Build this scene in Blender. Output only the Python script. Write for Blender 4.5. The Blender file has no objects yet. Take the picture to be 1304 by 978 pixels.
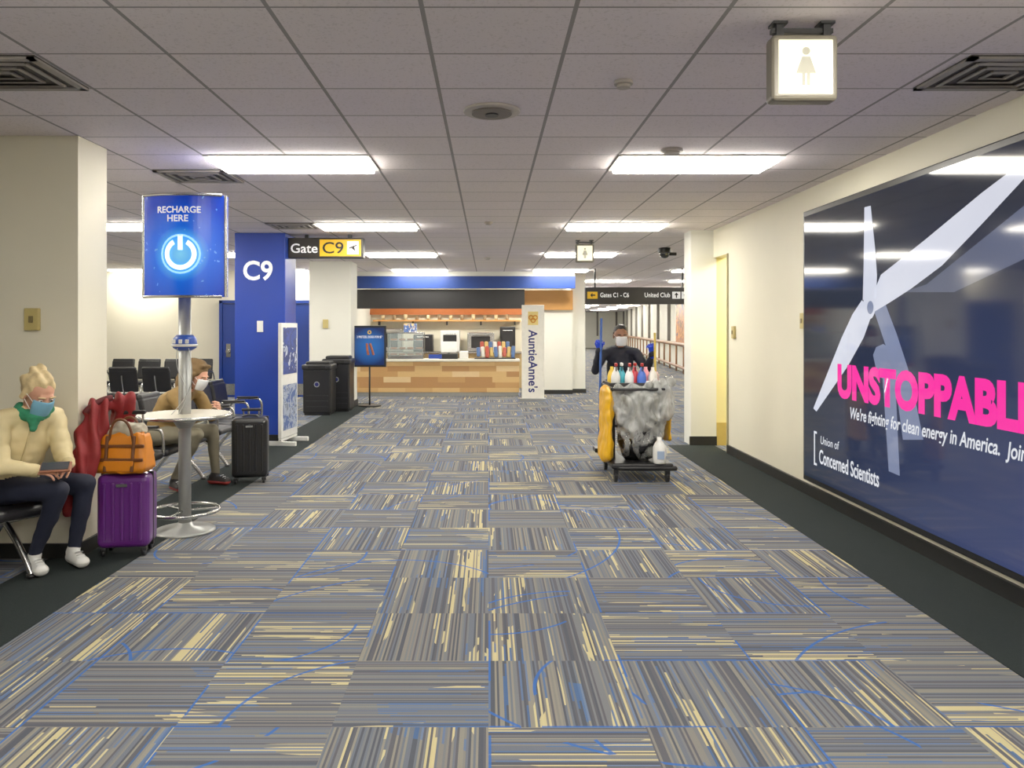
import bpy, bmesh, math, random
from mathutils import Vector, Matrix, noise
random.seed(4)
V=Vector
scene=bpy.context.scene
COL=scene.collection
H=2.85; EYE=1.55

# ------------------------------------------------------------------ materials
def lin(c):
    c=c/255.0
    return c/12.92 if c<=.04045 else ((c+.055)/1.055)**2.4
def rgb(c): return (lin(c[0]),lin(c[1]),lin(c[2]),1)
class NB:
    def __init__(s,name):
        s.m=bpy.data.materials.new(name); s.m.use_nodes=True
        s.t=s.m.node_tree; s.n=s.t.nodes; s.bsdf=s.n['Principled BSDF']; s.out=s.n['Material Output']
    def set(s,sock,v):
        if isinstance(v,bpy.types.NodeSocket): s.t.links.new(v,sock)
        elif v is not None: sock.default_value=v
    def math(s,op,a,b=None,c=None,clamp=False):
        n=s.n.new('ShaderNodeMath'); n.operation=op; n.use_clamp=clamp
        s.set(n.inputs[0],a)
        if b is not None: s.set(n.inputs[1],b)
        if c is not None: s.set(n.inputs[2],c)
        return n.outputs[0]
    def mix(s,f,a,b,mode='MIX'):
        n=s.n.new('ShaderNodeMix'); n.data_type='RGBA'; n.blend_type=mode
        s.set(n.inputs[0],f); s.set(n.inputs[6],a); s.set(n.inputs[7],b)
        return n.outputs[2]
    def pos(s,obj=False):
        if obj:
            return s.n.new('ShaderNodeTexCoord').outputs['Object']
        return s.n.new('ShaderNodeNewGeometry').outputs['Position']
    def sep(s,v):
        n=s.n.new('ShaderNodeSeparateXYZ'); s.set(n.inputs[0],v); return n.outputs
    def comb(s,x,y,z=0.0):
        n=s.n.new('ShaderNodeCombineXYZ'); s.set(n.inputs[0],x); s.set(n.inputs[1],y); s.set(n.inputs[2],z); return n.outputs[0]
    def noise(s,vec,scale,detail=2,dist=0.0):
        n=s.n.new('ShaderNodeTexNoise'); s.set(n.inputs['Vector'],vec); n.inputs['Scale'].default_value=scale
        n.inputs['Detail'].default_value=detail; n.inputs['Distortion'].default_value=dist
        return n.outputs['Fac']
    def white(s,vec):
        n=s.n.new('ShaderNodeTexWhiteNoise'); n.noise_dimensions='3D'; s.set(n.inputs['Vector'],vec); return n.outputs['Value']
    def ramp(s,f,stops,const=False):
        n=s.n.new('ShaderNodeValToRGB'); s.set(n.inputs[0],f)
        r=n.color_ramp; r.interpolation='CONSTANT' if const else 'LINEAR'
        r.elements[0].position=stops[0][0]; r.elements[0].color=stops[0][1]
        r.elements[1].position=stops[1][0]; r.elements[1].color=stops[1][1]
        for p,c in stops[2:]:
            e=r.elements.new(p); e.color=c
        return n.outputs[0]
    def bump(s,h,strength=.3,dist=.01):
        n=s.n.new('ShaderNodeBump'); s.set(n.inputs['Height'],h); n.inputs['Strength'].default_value=strength
        n.inputs['Distance'].default_value=dist; s.t.links.new(n.outputs[0],s.bsdf.inputs['Normal'])
    def base(s,c): s.set(s.bsdf.inputs['Base Color'],c)
    def P(s,**k):
        for a,b in k.items(): s.set(s.bsdf.inputs[a.replace('_',' ')],b)
_mc={}
def mat(name,c,rough=.55,metal=0.0,emit=0.0,var=.10,scale=14,bump=0.0,coat=0.0,alpha=1.0,spec=.5):
    if name in _mc: return _mc[name]
    b=NB(name); col=rgb(c)
    a=tuple(v*(1-var) for v in col[:3])+(1,); d=tuple(min(1,v*(1+var)) for v in col[:3])+(1,)
    nz=b.noise(b.pos(True),scale,3)
    cc=b.mix(nz,a,d)
    b.base(cc); b.P(Roughness=rough,Metallic=metal)
    b.bsdf.inputs['Specular IOR Level'].default_value=spec
    if coat: b.bsdf.inputs['Coat Weight'].default_value=coat
    if emit:
        b.set(b.bsdf.inputs['Emission Color'],cc); b.bsdf.inputs['Emission Strength'].default_value=emit
    if bump: b.bump(nz,bump,.01)
    if alpha<1: b.bsdf.inputs['Alpha'].default_value=alpha
    _mc[name]=b.m; return b.m

BLACK=mat('black_plastic',(18,18,20),.4)
DARK=mat('dark_grey_metal',(40,40,42),.4,.3)
CHROME=mat('brushed_steel',(180,180,178),.25,1.0,var=.04)
GREYM=mat('painted_silver',(166,168,166),.35,.5)
LEATHER=mat('black_leather',(18,18,22),.42,bump=.2)
WHITE=mat('white_gloss',(225,225,222),.35,var=.03)
LITW=mat('lit_white_acrylic',(246,242,220),.4,emit=.5,var=.02)
NAVY=mat('navy_text',(24,32,110),.5)
REDM=mat('red_plastic',(180,34,30),.4)
YEL=mat('sign_yellow',(232,180,14),.45,emit=.15,var=.03)
WTXT=mat('white_lettering',(240,240,240),.5,emit=.35,var=.02)
BTXT=mat('black_lettering',(12,12,12),.5)

# ------------------------------------------------------------------ grouping / mesh helpers
class Grp: pass
CUR=None
def group(name,loc=(0,0,0),rotz=0.0,world=False):
    global CUR
    e=bpy.data.objects.new(name,None); COL.objects.link(e); e.empty_display_size=.1
    e.location=loc; e.rotation_euler=(0,0,rotz)
    g=Grp(); g.e=e; g.M=Matrix.Translation(V(loc))@Matrix.Rotation(rotz,4,'Z'); g.world=world
    CUR=g; return g
def endgroup():
    global CUR
    CUR=None
def add(name,me,mats,M=None,smooth=False):
    if not isinstance(mats,(list,tuple)): mats=[mats]
    for m in mats: me.materials.append(m)
    o=bpy.data.objects.new(name,me); COL.objects.link(o)
    if CUR:
        o.parent=CUR.e
        if CUR.world: o.matrix_parent_inverse=CUR.M.inverted()
    if M is not None: o.matrix_basis=M
    if smooth:
        for p in me.polygons: p.use_smooth=True
    return o
def frombm(bm,name):
    me=bpy.data.meshes.new(name); bmesh.ops.recalc_face_normals(bm,faces=bm.faces); bm.to_mesh(me); bm.free(); return me
def R(rx=0,ry=0,rz=0):
    return Matrix.Rotation(math.radians(rz),4,'Z')@Matrix.Rotation(math.radians(ry),4,'Y')@Matrix.Rotation(math.radians(rx),4,'X')
def box(name,c,s,m,bev=0.0,rot=None,seg=2):
    bm=bmesh.new(); bmesh.ops.create_cube(bm,size=1)
    bmesh.ops.scale(bm,vec=s,verts=bm.verts)
    if bev: bmesh.ops.bevel(bm,geom=list(bm.edges),offset=min(bev,min(s)*.48),segments=seg,affect='EDGES',profile=.5)
    M=Matrix.Translation(V(c))
    if rot is not None: M=M@rot
    return add(name,frombm(bm,name),m,M,smooth=False)
def bx(name,x0,x1,y0,y1,z0,z1,m,bev=0.0):
    return box(name,((x0+x1)/2,(y0+y1)/2,(z0+z1)/2),(x1-x0,y1-y0,z1-z0),m,bev)
def cyl(name,c,r,h,m,rot=None,r2=None,seg=28,bev=0.0):
    bm=bmesh.new(); bmesh.ops.create_cone(bm,cap_ends=True,segments=seg,radius1=r,radius2=r if r2 is None else r2,depth=h)
    if bev:
        es=[e for e in bm.edges if abs(abs(e.verts[0].co.z)-h/2)<1e-5 and abs(abs(e.verts[1].co.z)-h/2)<1e-5]
        bmesh.ops.bevel(bm,geom=es,offset=bev,segments=2,affect='EDGES',profile=.5)
    M=Matrix.Translation(V(c))
    if rot is not None: M=M@rot
    me=frombm(bm,name)
    o=add(name,me,m,M)
    for p in me.polygons:
        if abs(p.normal.z)<.9: p.use_smooth=True
    return o
def ell(name,c,r,m,rot=None,amp=0,freq=10,seg=24):
    bm=bmesh.new(); bmesh.ops.create_uvsphere(bm,u_segments=seg,v_segments=seg//2+4,radius=1)
    for v in bm.verts:
        v.co=V((v.co.x*r[0],v.co.y*r[1],v.co.z*r[2]))
        if amp: v.co+=v.co.normalized()*amp*noise.noise(v.co*freq+V(c)*7)
    M=Matrix.Translation(V(c))
    if rot is not None: M=M@rot
    return add(name,frombm(bm,name),m,M,smooth=True)
def tube(name,pts,r,m,res=10,closed=False,smooth=True):
    cu=bpy.data.curves.new(name,'CURVE'); cu.dimensions='3D'; cu.bevel_depth=r; cu.bevel_resolution=3; cu.use_fill_caps=True
    if smooth and len(pts)>2:
        sp=cu.splines.new('NURBS'); sp.points.add(len(pts)-1); sp.order_u=3; sp.use_endpoint_u=True
    else:
        sp=cu.splines.new('POLY'); sp.points.add(len(pts)-1)
    for p,q in zip(sp.points,pts): p.co=(q[0],q[1],q[2],1)
    sp.use_cyclic_u=closed
    o=bpy.data.objects.new('tmp',cu); COL.objects.link(o)
    dg=bpy.context.evaluated_depsgraph_get(); me=bpy.data.meshes.new_from_object(o.evaluated_get(dg))
    bpy.data.objects.remove(o); bpy.data.curves.remove(cu)
    me.materials.clear()
    return add(name,me,m,smooth=True)
def lathe(name,prof,c,m,seg=28,rot=None):
    bm=bmesh.new(); rings=[]
    for r,z in prof:
        rings.append([bm.verts.new((r*math.cos(2*math.pi*i/seg),r*math.sin(2*math.pi*i/seg),z)) for i in range(seg)])
    for a,b in zip(rings,rings[1:]):
        for i in range(seg):
            bm.faces.new((a[i],a[(i+1)%seg],b[(i+1)%seg],b[i]))
    bm.faces.new(rings[0][::-1]); bm.faces.new(rings[-1])
    M=Matrix.Translation(V(c))
    if rot is not None: M=M@rot
    return add(name,frombm(bm,name),m,M,smooth=True)
def torus(name,c,R0,r,m,rot=None):
    pts=[(R0*math.cos(a),R0*math.sin(a),0) for a in [2*math.pi*i/36 for i in range(36)]]
    M=Matrix.Translation(V(c))
    if rot is not None: M=M@rot
    o=tube(name,pts,r,m,closed=True,smooth=False); o.matrix_basis=M; return o
def flat(name,polys,fmap,m,thick=None):
    bm=bmesh.new()
    for p in polys:
        bm.faces.new([bm.verts.new(V(fmap(a,b))) for a,b in p])
    me=bpy.data.meshes.new(name); bm.to_mesh(me); bm.free()
    return add(name,me,m)
def text(name,body,w,h,fmap,m,off=0.0,shear=0.0,align=None):
    cu=bpy.data.curves.new(name,'FONT'); cu.body=body; cu.size=1; cu.offset=off; cu.shear=shear; cu.resolution_u=4
    if align: cu.align_x=align
    cu.space_line=.85
    o=bpy.data.objects.new('tmp',cu); COL.objects.link(o)
    dg=bpy.context.evaluated_depsgraph_get(); me=bpy.data.meshes.new_from_object(o.evaluated_get(dg))
    bpy.data.objects.remove(o); bpy.data.curves.remove(cu)
    me.materials.clear()
    xs=[v.co.x for v in me.vertices]; ys=[v.co.y for v in me.vertices]
    x0,x1,y0,y1=min(xs),max(xs),min(ys),max(ys)
    for v in me.vertices:
        v.co=V(fmap((v.co.x-x0)/(x1-x0)*w,(v.co.y-y0)/(y1-y0)*h))
    return add(name,me,m)
def fY(x0,y,z0): return lambda a,b:(x0+a,y,z0+b)          # faces -Y
def fR(x,y0,z0): return lambda a,b:(x,y0-a,z0+b)          # on right wall, faces -X
def circle(cx,cy,r,n=24): return [(cx+r*math.cos(2*math.pi*i/n),cy+r*math.sin(2*math.pi*i/n)) for i in range(n)]
def rect(a0,b0,a1,b1): return [(a0,b0),(a1,b0),(a1,b1),(a0,b1)]

# blobs: union of tapered elliptical capsules, voxel-remeshed into one surface
def cap(p0,r0,p1,r1,label=0,lat=None,k0=1.0,k1=None):
    return dict(p0=V(p0),p1=V(p1),r0=r0,r1=r1,label=label,lat=V(lat) if lat is not None else None,k0=k0,k1=k0 if k1 is None else k1)
def frame(c):
    w=c['p1']-c['p0']
    w=w.normalized() if w.length>1e-6 else V((0,0,1))
    u=c['lat'] if c['lat'] is not None else (V((1,0,0)) if abs(w.x)<.8 else V((0,1,0)))
    u=(u-w*u.dot(w)).normalized(); return w,u,w.cross(u)
def blob(name,caps,mats,voxel=.012,smooth=5,disp=None,clampz=None,post=None):
    bm=bmesh.new(); N=18
    for c in caps:
        w,u,v=frame(c); rings=[]
        for i in range(5):
            ph=math.pi/2*(1-i/4.0)*.97
            rings.append((c['p0']-w*c['r0']*math.sin(ph),c['r0']*math.cos(ph),c['k0']))
        for i in range(5):
            ph=math.pi/2*(i/4.0)*.97
            rings.append((c['p1']+w*c['r1']*math.sin(ph),c['r1']*math.cos(ph),c['k1']))
        vs=[[bm.verts.new(p+u*r*k*math.cos(2*math.pi*j/N)+v*r*math.sin(2*math.pi*j/N)) for j in range(N)] for p,r,k in rings]
        for a,b in zip(vs,vs[1:]):
            for j in range(N): bm.faces.new((a[j],a[(j+1)%N],b[(j+1)%N],b[j]))
        bm.faces.new(vs[0][::-1]); bm.faces.new(vs[-1])
    me=frombm(bm,name)
    o=bpy.data.objects.new('tmp',me); COL.objects.link(o)
    md=o.modifiers.new('r','REMESH'); md.mode='VOXEL'; md.voxel_size=voxel
    if smooth:
        sm=o.modifiers.new('s','SMOOTH'); sm.factor=.5; sm.iterations=smooth
    dg=bpy.context.evaluated_depsgraph_get(); m2=bpy.data.meshes.new_from_object(o.evaluated_get(dg))
    bpy.data.objects.remove(o); bpy.data.meshes.remove(me)
    m2.materials.clear()
    fr=[(c,)+frame(c) for c in caps]
    def lab(p):
        best=1e9; L=0
        for c,w,u,v in fr:
            d=c['p1']-c['p0']; L2=d.length_squared
            t=max(0,min(1,(p-c['p0']).dot(d)/L2)) if L2>1e-9 else 0
            q=p-(c['p0']+d*t); r=c['r0']+(c['r1']-c['r0'])*t; k=c['k0']+(c['k1']-c['k0'])*t
            dd=math.sqrt((q.dot(u)/k)**2+q.dot(v)**2+q.dot(w)**2)/r
            if dd<best: best=dd; L=c['label']
        return L
    multi=len(mats)>1
    if disp:
        ns=[v.normal.copy() for v in m2.vertices]
        for v,n in zip(m2.vertices,ns):
            v.co+=n*disp(v.co, lab(v.co) if multi else 0)
    if clampz is not None:
        for v in m2.vertices:
            if v.co.z<clampz: v.co.z=clampz
    if multi:
        for p in m2.polygons: p.material_index=lab(p.center)
    if post: post(m2)
    return add(name,m2,mats,smooth=True)
def folds(amp,freq=11):
    return lambda p,l: amp*(noise.noise(p*freq)+.5*noise.noise(p*freq*2.3))

# ------------------------------------------------------------------ surface materials
def carpet():
    b=NB('patterned_carpet'); p=b.sep(b.pos()); x,y=p[0],p[1]; T=.61
    i=b.math('FLOOR',b.math('DIVIDE',x,T)); j=b.math('FLOOR',b.math('DIVIDE',y,T))
    chk=b.math('MODULO',b.math('ADD',b.math('ADD',i,j),1000.0),2.0)
    rnd=b.white(b.comb(i,j,3.3))
    flip=b.math('GREATER_THAN',rnd,.85)
    d=b.math('ABSOLUTE',b.math('SUBTRACT',b.math('GREATER_THAN',chk,.5),flip))
    nd=b.math('SUBTRACT',1.0,d)
    u=b.math('ADD',b.math('MULTIPLY',x,d),b.math('MULTIPLY',y,nd))
    v=b.math('ADD',b.math('MULTIPLY',y,d),b.math('MULTIPLY',x,nd))
    sidx=b.math('FLOOR',b.math('DIVIDE',u,.0092))
    seg=b.math('FLOOR',b.math('ADD',b.math('DIVIDE',v,.40),b.math('MULTIPLY',b.white(b.comb(sidx,7.0,1.0)),5)))
    r=b.white(b.comb(sidx,b.math('ADD',i,b.math('MULTIPLY',j,17.0)),.5))
    r2=b.white(b.comb(sidx,seg,b.math('ADD',b.math('MULTIPLY',i,3.0),j)))
    basec=b.ramp(r,[(0,rgb((106,108,112))),(.22,rgb((76,76,82))),(.42,rgb((120,116,110))),(.56,rgb((92,100,112))),(.72,rgb((130,126,114))),(.86,rgb((64,68,78)))],True)
    tone=b.white(b.comb(i,j,8.0))
    basec=b.mix(b.math('MULTIPLY',tone,.22),basec,rgb((86,92,104)))
    grp=b.noise(b.comb(b.math('MULTIPLY',u,6.0),b.math('ADD',b.math('MULTIPLY',i,7.7),b.math('MULTIPLY',v,.9)),b.math('MULTIPLY',j,5.3)),1.0,1)
    amt=b.math('MULTIPLY',b.math('SUBTRACT',grp,.44),4.0,clamp=True)
    rag=b.math('GREATER_THAN',b.math('ADD',amt,b.math('MULTIPLY',b.math('SUBTRACT',r2,.5),.9)),.66)
    odd=b.math('GREATER_THAN',b.white(b.comb(sidx,4.0,i)),.58)
    ym=b.math('MULTIPLY',rag,odd)
    c1=b.mix(b.math('MULTIPLY',ym,.78),basec,rgb((206,192,138)))
    bm2=b.math('MULTIPLY',b.math('LESS_THAN',r2,.12),b.math('GREATER_THAN',b.noise(b.comb(x,y,9.0),1.1,1),.46))
    c2=b.mix(b.math('MULTIPLY',bm2,.6),c1,rgb((48,98,156)))
    # partial blue seams along tile edges
    def seam(cc,idx,oth,s):
        f=b.math('FRACT',b.math('DIVIDE',b.math('ADD',cc,100*T),T)); e=b.math('LESS_THAN',f,.017)
        return b.math('MULTIPLY',e,b.math('GREATER_THAN',b.noise(b.comb(b.math('MULTIPLY',idx,3.1),oth,s),1.3,1),.53))
    sm=b.math('MAXIMUM',seam(x,i,y,5.0),seam(y,j,x,11.0))
    # circular blue arcs cut at tile borders
    def arcs(cell,off,s,rmin,rr_):
        xx=b.math('ADD',x,off); ci=b.math('FLOOR',b.math('DIVIDE',xx,cell)); cj=b.math('FLOOR',b.math('DIVIDE',y,cell))
        ra=b.white(b.comb(ci,cj,s)); rb=b.white(b.comb(ci,cj,s+1.5)); rc=b.white(b.comb(ci,cj,s+3.1)); rd=b.white(b.comb(ci,cj,s+4.7))
        ox=b.math('MULTIPLY',b.math('ADD',ci,b.math('SUBTRACT',b.math('MULTIPLY',ra,2.4),.7)),cell)
        oy=b.math('MULTIPLY',b.math('ADD',cj,b.math('SUBTRACT',b.math('MULTIPLY',rb,2.4),.7)),cell)
        dx=b.math('SUBTRACT',xx,ox); dy=b.math('SUBTRACT',y,oy)
        ds=b.math('SQRT',b.math('ADD',b.math('MULTIPLY',dx,dx),b.math('MULTIPLY',dy,dy)))
        rad=b.math('ADD',b.math('MULTIPLY',rc,rr_),rmin)
        e=b.math('LESS_THAN',b.math('ABSOLUTE',b.math('SUBTRACT',ds,rad)),.0075)
        return b.math('MULTIPLY',e,b.math('GREATER_THAN',rd,.45))
    ar=b.math('MAXIMUM',arcs(1.22,122.0,20.0,.5,1.1),arcs(.61,61.0,40.0,.25,.6))
    ar=b.math('MULTIPLY',ar,b.math('GREATER_THAN',b.noise(b.comb(x,y,30.0),1.3,1),.42))
    ww=b.math('MAXIMUM',ar,sm)
    c3=b.mix(b.math('MULTIPLY',ww,.85),c2,rgb((22,92,172)))
    fz=b.noise(b.pos(),260,2)
    c4=b.mix(b.math('MULTIPLY',fz,.3),c3,rgb((92,92,96)),'MIX')
    b.base(c4); b.P(Roughness=.95); b.bsdf.inputs['Specular IOR Level'].default_value=.15
    b.bump(b.math('ADD',fz,b.math('MULTIPLY',r,.5)),.4,.003)
    return b.m
def ceilmat():
    b=NB('acoustic_ceiling_tile'); p=b.sep(b.pos()); x,y=p[0],p[1]
    def ln(c,o,s,w):
        f=b.math('FRACT',b.math('DIVIDE',b.math('ADD',c,100*s-o),s))
        dd=b.math('MULTIPLY',b.math('MINIMUM',f,b.math('SUBTRACT',1.0,f)),s)
        return b.math('LESS_THAN',dd,w)
    g=b.math('MAXIMUM',ln(x,-.27,.625,.010),ln(y,5.88,.54,.007))
    i=b.math('FLOOR',b.math('DIVIDE',b.math('ADD',x,.27),.625)); j=b.math('FLOOR',b.math('DIVIDE',b.math('SUBTRACT',y,5.88),.54))
    r=b.white(b.comb(i,j,1.0))
    nz=b.noise(b.pos(),70,4)
    big=b.noise(b.pos(),.35,1)
    c=b.mix(big,rgb((240,232,220)),rgb((230,220,236)))  # broad mauve camera colour cast painted into the tile colour
    c=b.mix(b.math('MULTIPLY',r,.10),c,rgb((180,172,170)))
    c=b.mix(b.math('MULTIPLY',b.math('GREATER_THAN',nz,.60),.25),c,rgb((164,156,152)))
    c=b.mix(g,c,rgb((150,146,146)))
    b.base(c); b.P(Roughness=.9); b.bump(b.math('ADD',nz,b.math('MULTIPLY',g,-1.0)),.2,.004)
    return b.m
def woodplank():
    b=NB('counter_wood_planks'); p=b.sep(b.pos(True)); 
    row=b.math('FLOOR',b.math('DIVIDE',b.math('ADD',p[2],5.0),.125))
    xs=b.math('ADD',p[0],b.math('MULTIPLY',b.white(b.comb(row,1.0,1.0)),3.0))
    ix=b.math('FLOOR',b.math('DIVIDE',xs,.62))
    r=b.white(b.comb(ix,row,0.0))
    c=b.ramp(r,[(0,rgb((222,184,122))),(.3,rgb((200,154,96))),(.55,rgb((234,204,152))),(.75,rgb((182,134,82))),(.9,rgb((210,168,108)))],True)
    g=b.noise(b.comb(b.math('MULTIPLY',p[0],2.0),0.0,b.math('MULTIPLY',p[2],40.0)),3,3)
    c=b.mix(b.math('MULTIPLY',g,.3),c,rgb((150,104,64)))
    b.base(c); b.P(Roughness=.45); return b.m
CARPET=carpet(); CEIL=ceilmat(); PLANK=woodplank()
BORDER=mat('charcoal_border_carpet',(34,40,40),.95,var=.25,scale=150,bump=.4,spec=.15)
WALL=mat('cream_wall_paint',(228,222,200),.6,var=.03,scale=3,bump=.02)
WALLW=mat('white_wall_paint',(226,225,214),.6,var=.03,scale=3)
WALLY=mat('restroom_yellow_lit_wall',(232,222,164),.6,var=.04,scale=3)  # warm light of the recess put into the wall colour
BLUEP=mat('blue_column_paint',(5,52,158),.4,var=.05,scale=4)
BLUED=mat('blue_door_paint',(8,50,138),.45,var=.06,scale=4)
BASEB=mat('black_rubber_base',(20,20,20),.5)
TAN=mat('tan_fascia',(200,142,72),.5,var=.08,scale=5)
LENS=mat('fluorescent_lens',(255,249,236),.5,emit=33,var=.0)
LFRM=mat('light_trim_white',(225,222,214),.5)

# ------------------------------------------------------------------ room shell
bx('floor',-12.2,16,-6.2,64,-.1,0,CARPET)
bx('floor_border_right',2.37,2.98,-6,10.4,0,.004,BORDER)
bx('floor_border_left',-2.95,-2.37,-6,16.2,0,.004,BORDER)
bx('ceiling',-12.2,16,-6.2,64,H,H+.1,CEIL)
bx('wall_right',2.98,3.14,-6,9.74,0,H,WALL)
bx('wall_right_header',2.98,3.14,9.74,10.4,2.48,H,WALL)
bx('wall_right_pier',2.68,3.02,10.4,10.75,0,H,WALLW)
bx('wall_restroom_front',3.02,9.2,10.42,10.75,0,H,WALLY)
bx('wall_restroom_side',5.0,5.15,8.0,10.42,0,H,WALLY)
bx('wall_restroom_rear',3.14,5.15,7.85,8.0,0,H,WALLY)
bx('wall_concourse_right',9.05,9.2,10.75,24,0,H,WALLW)
bx('wall_concourse_return',6.5,9.2,23.9,24.0,0,H,WALLW)
bx('wall_far',1.9,14,62,62.2,0,H,WALLW)
bx('wall_concourse_left',1.98,2.12,19.3,62,0,H,WALLW)
bx('wall_left',-12.2,-12,-6,17.7,0,H,WALL)
bx('wall_back',-12,3,-6.2,-6,0,H,WALL)
bx('wall_gate',-12,-3.15,17.75,17.9,0,H,WALL)
bx('wall_store_left',-3.4,-3.15,17.9,21,0,H,WALLW)
bx('wall_store_rear',-3.4,2.0,21,21.15,0,H,WALL)
bx('wall_store_front',1.22,1.98,18.5,18.62,0,1.98,WALLW)
bx('trim_store_fascia_tan',.84,1.98,18.42,18.62,1.98,2.44,TAN)
bx('trim_store_fascia_black',-3.12,.83,18.0,18.12,2.0,2.44,BLACK)
bx('trim_store_fascia_blue',-3.14,1.98,17.9,18.04,2.46,2.74,mat('blue_fascia',(3,46,116),.45))
bx('trim_store_fascia_top',-3.14,1.98,17.98,18.05,2.74,H,WALLW)
bx('baseboard_right',2.955,2.98,-6,9.74,0,.105,BASEB)
bx('baseboard_pier',2.66,3.02,10.375,10.4,0,.12,BASEB)
bx('baseboard_restroom',3.02,5.0,10.39,10.42,0,.3,mat('tan_tile_base',(190,165,90),.4))
bx('baseboard_gate',-12,-3.15,17.725,17.75,0,.1,BASEB)
bx('baseboard_store',1.22,1.98,18.47,18.5,0,.1,BASEB)
bx('trim_door_edge_right',2.96,3.16,9.74,9.77,0,2.48,mat('tan_frame',(170,160,120),.5))
# slanted far concourse wall
a=V((6.5,24)); c=V((10.6,62)); d=(c-a); L=d.length; ang=math.degrees(math.atan2(d.y,d.x)); mid=(a+c)/2
box('wall_concourse_slanted',(mid.x+.08,mid.y,H/2),(L,.12,H),WALLW,rot=R(0,0,ang))
nrm=V((-d.y,d.x)).normalized()
group('corridor_handrail')
RW=mat('brown_rail_wood',(132,90,50),.4)
p0=a+nrm*.18; p1=c+nrm*.18
tube('rail_top',[(p0.x,p0.y,.99),(p1.x,p1.y,.99)],.07,RW)
tube('rail_low',[(p0.x,p0.y,.2),(p1.x,p1.y,.2)],.05,RW)
for i in range(20):
    q=p0.lerp(p1,(i+.3)/20); cyl('rail_post',(q.x,q.y,.5),.035,.99,RW,seg=10)
endgroup()
for i in range(9):
    q=a.lerp(c,(i+.9)/9.3)+nrm*.0
    box('trim_corridor_pilaster',(q.x,q.y,1.9),(.14,.2,1.9),mat('grey_mullion',(104,100,94),.5),rot=R(0,0,ang))
for i in range(6):
    box('trim_far_mullion',(2.6+i*1.5,61.95,1.9),(.14,.1,1.9),_mc['grey_mullion'])
def postermat(name,cols,scale):
    b=NB(name); n=b.noise(b.pos(True),scale,2,1.5)
    c=b.ramp(n,[(.3+.45*i/len(cols),rgb(k)) for i,k in enumerate(cols)],True); b.base(c); b.P(Roughness=.4)
    b.set(b.bsdf.inputs['Emission Color'],c); b.bsdf.inputs['Emission Strength'].default_value=.1; return b.m
q=a+(c-a)*.075+nrm*.09
group('wall_mural',(q.x,q.y,0),math.radians(ang))
box('mural_print',(0,0,1.7),(4.4,.05,1.4),postermat('mural',[(40,60,110),(150,80,40),(200,140,70),(110,36,36),(80,100,46)],2.2))
box('mural_frame_top',(0,0,2.43),(4.5,.07,.05),DARK); box('mural_frame_bottom',(0,0,.98),(4.5,.07,.05),DARK)
endgroup()

# ------------------------------------------------------------------ ceiling fixtures (troffers; lens drop below the frame added to brighten the ceiling)
def panel(x,y,dy=.54):
    group('ceiling_light_panel',(x,y,H))
    w=1.25
    box('frame',(w/2,dy/2,-.006),(w,dy,.012),LFRM); box('lens',(w/2,dy/2,-.028),(w-.06,dy-.05,.032),LENS,.012)
    endgroup()
for k in range(-2,4):
    y=5.88+3.78*k
    for x in (-8.395,-5.27,-2.145,.98):
        if x<-5 and k<0: continue
        panel(x,y,.5 if k==3 else .54)
panel(4.105,13.44);panel(4.105,17.22);panel(7.23,13.44)
for k in range(4,14,1):
    y=5.88+3.78*k
    for x in (2.6,4.9):
        panel(x,y)
    if y>33: panel(7.2,y)
for x in (-2.145,.3): panel(x,19.2)
def vent(x0,x1,y0,y1):
    group('ceiling_air_vent',((x0+x1)/2,(y0+y1)/2,H))
    w,dd=x1-x0-.03,y1-y0-.03
    VM=mat('vent_grey',(150,144,138),.5); 
    box('backing',(0,0,-.004),(w,dd,.008),mat('vent_dark',(60,56,52),.6))
    for s in (-1,1):
        box('rim_side',(s*(w/2-.02),0,-.012),(.04,dd,.012),VM); box('rim_end',(0,s*(dd/2-.02),-.012),(w,.04,.012),VM)
    for s in (.7,.45,.2):
        for q in (-1,1):
            box('louver_end',(0,q*dd*s/2,-.016),(w*s,.022,.008),VM,rot=R(q*20)); box('louver_side',(q*w*s/2,0,-.016),(.022,dd*s,.008),VM)
    endgroup()
vent(-2.77,-2.145,3.72,4.26);vent(2.28,2.9,3.72,4.26);vent(-2.77,-2.145,6.42,6.96);vent(-2.77,-2.145,9.66,10.2)
group('ceiling_speaker',(.02,4.68,H))
cyl('ring',(0,0,-.008),.17,.016,mat('speaker_grey',(190,182,174),.5),seg=40,bev=.005)
cyl('grille',(0,0,-.02),.12,.012,mat('speaker_dark',(120,112,106),.6)); cyl('cone_cap',(0,0,-.03),.04,.01,DARK)
endgroup()
for (x,y,r) in ((.71,4.13,.05),(1.33,5.7,.08),(0,9.6,.05),(-.02,14.5,.06),(1.2,10.4,.05)):
    group('ceiling_smoke_detector',(x,y,H))
    cyl('base',(0,0,-.01),r,.02,mat('detector_beige',(176,168,160),.5),bev=.004); cyl('cover',(0,0,-.028),r*.7,.018,mat('detector_beige',(0,0,0)))
    endgroup()
group('dome_camera',(2.85,12.7,H))
cyl('mount',(0,0,-.04),.1,.08,BLACK,bev=.01); ell('dome',(0,0,-.09),(.085,.085,.08),mat('smoked_dome',(30,30,34),.1,coat=1)); box('sensor_arm',(.12,0,-.1),(.14,.05,.05),DARK,.01)
endgroup()

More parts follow.
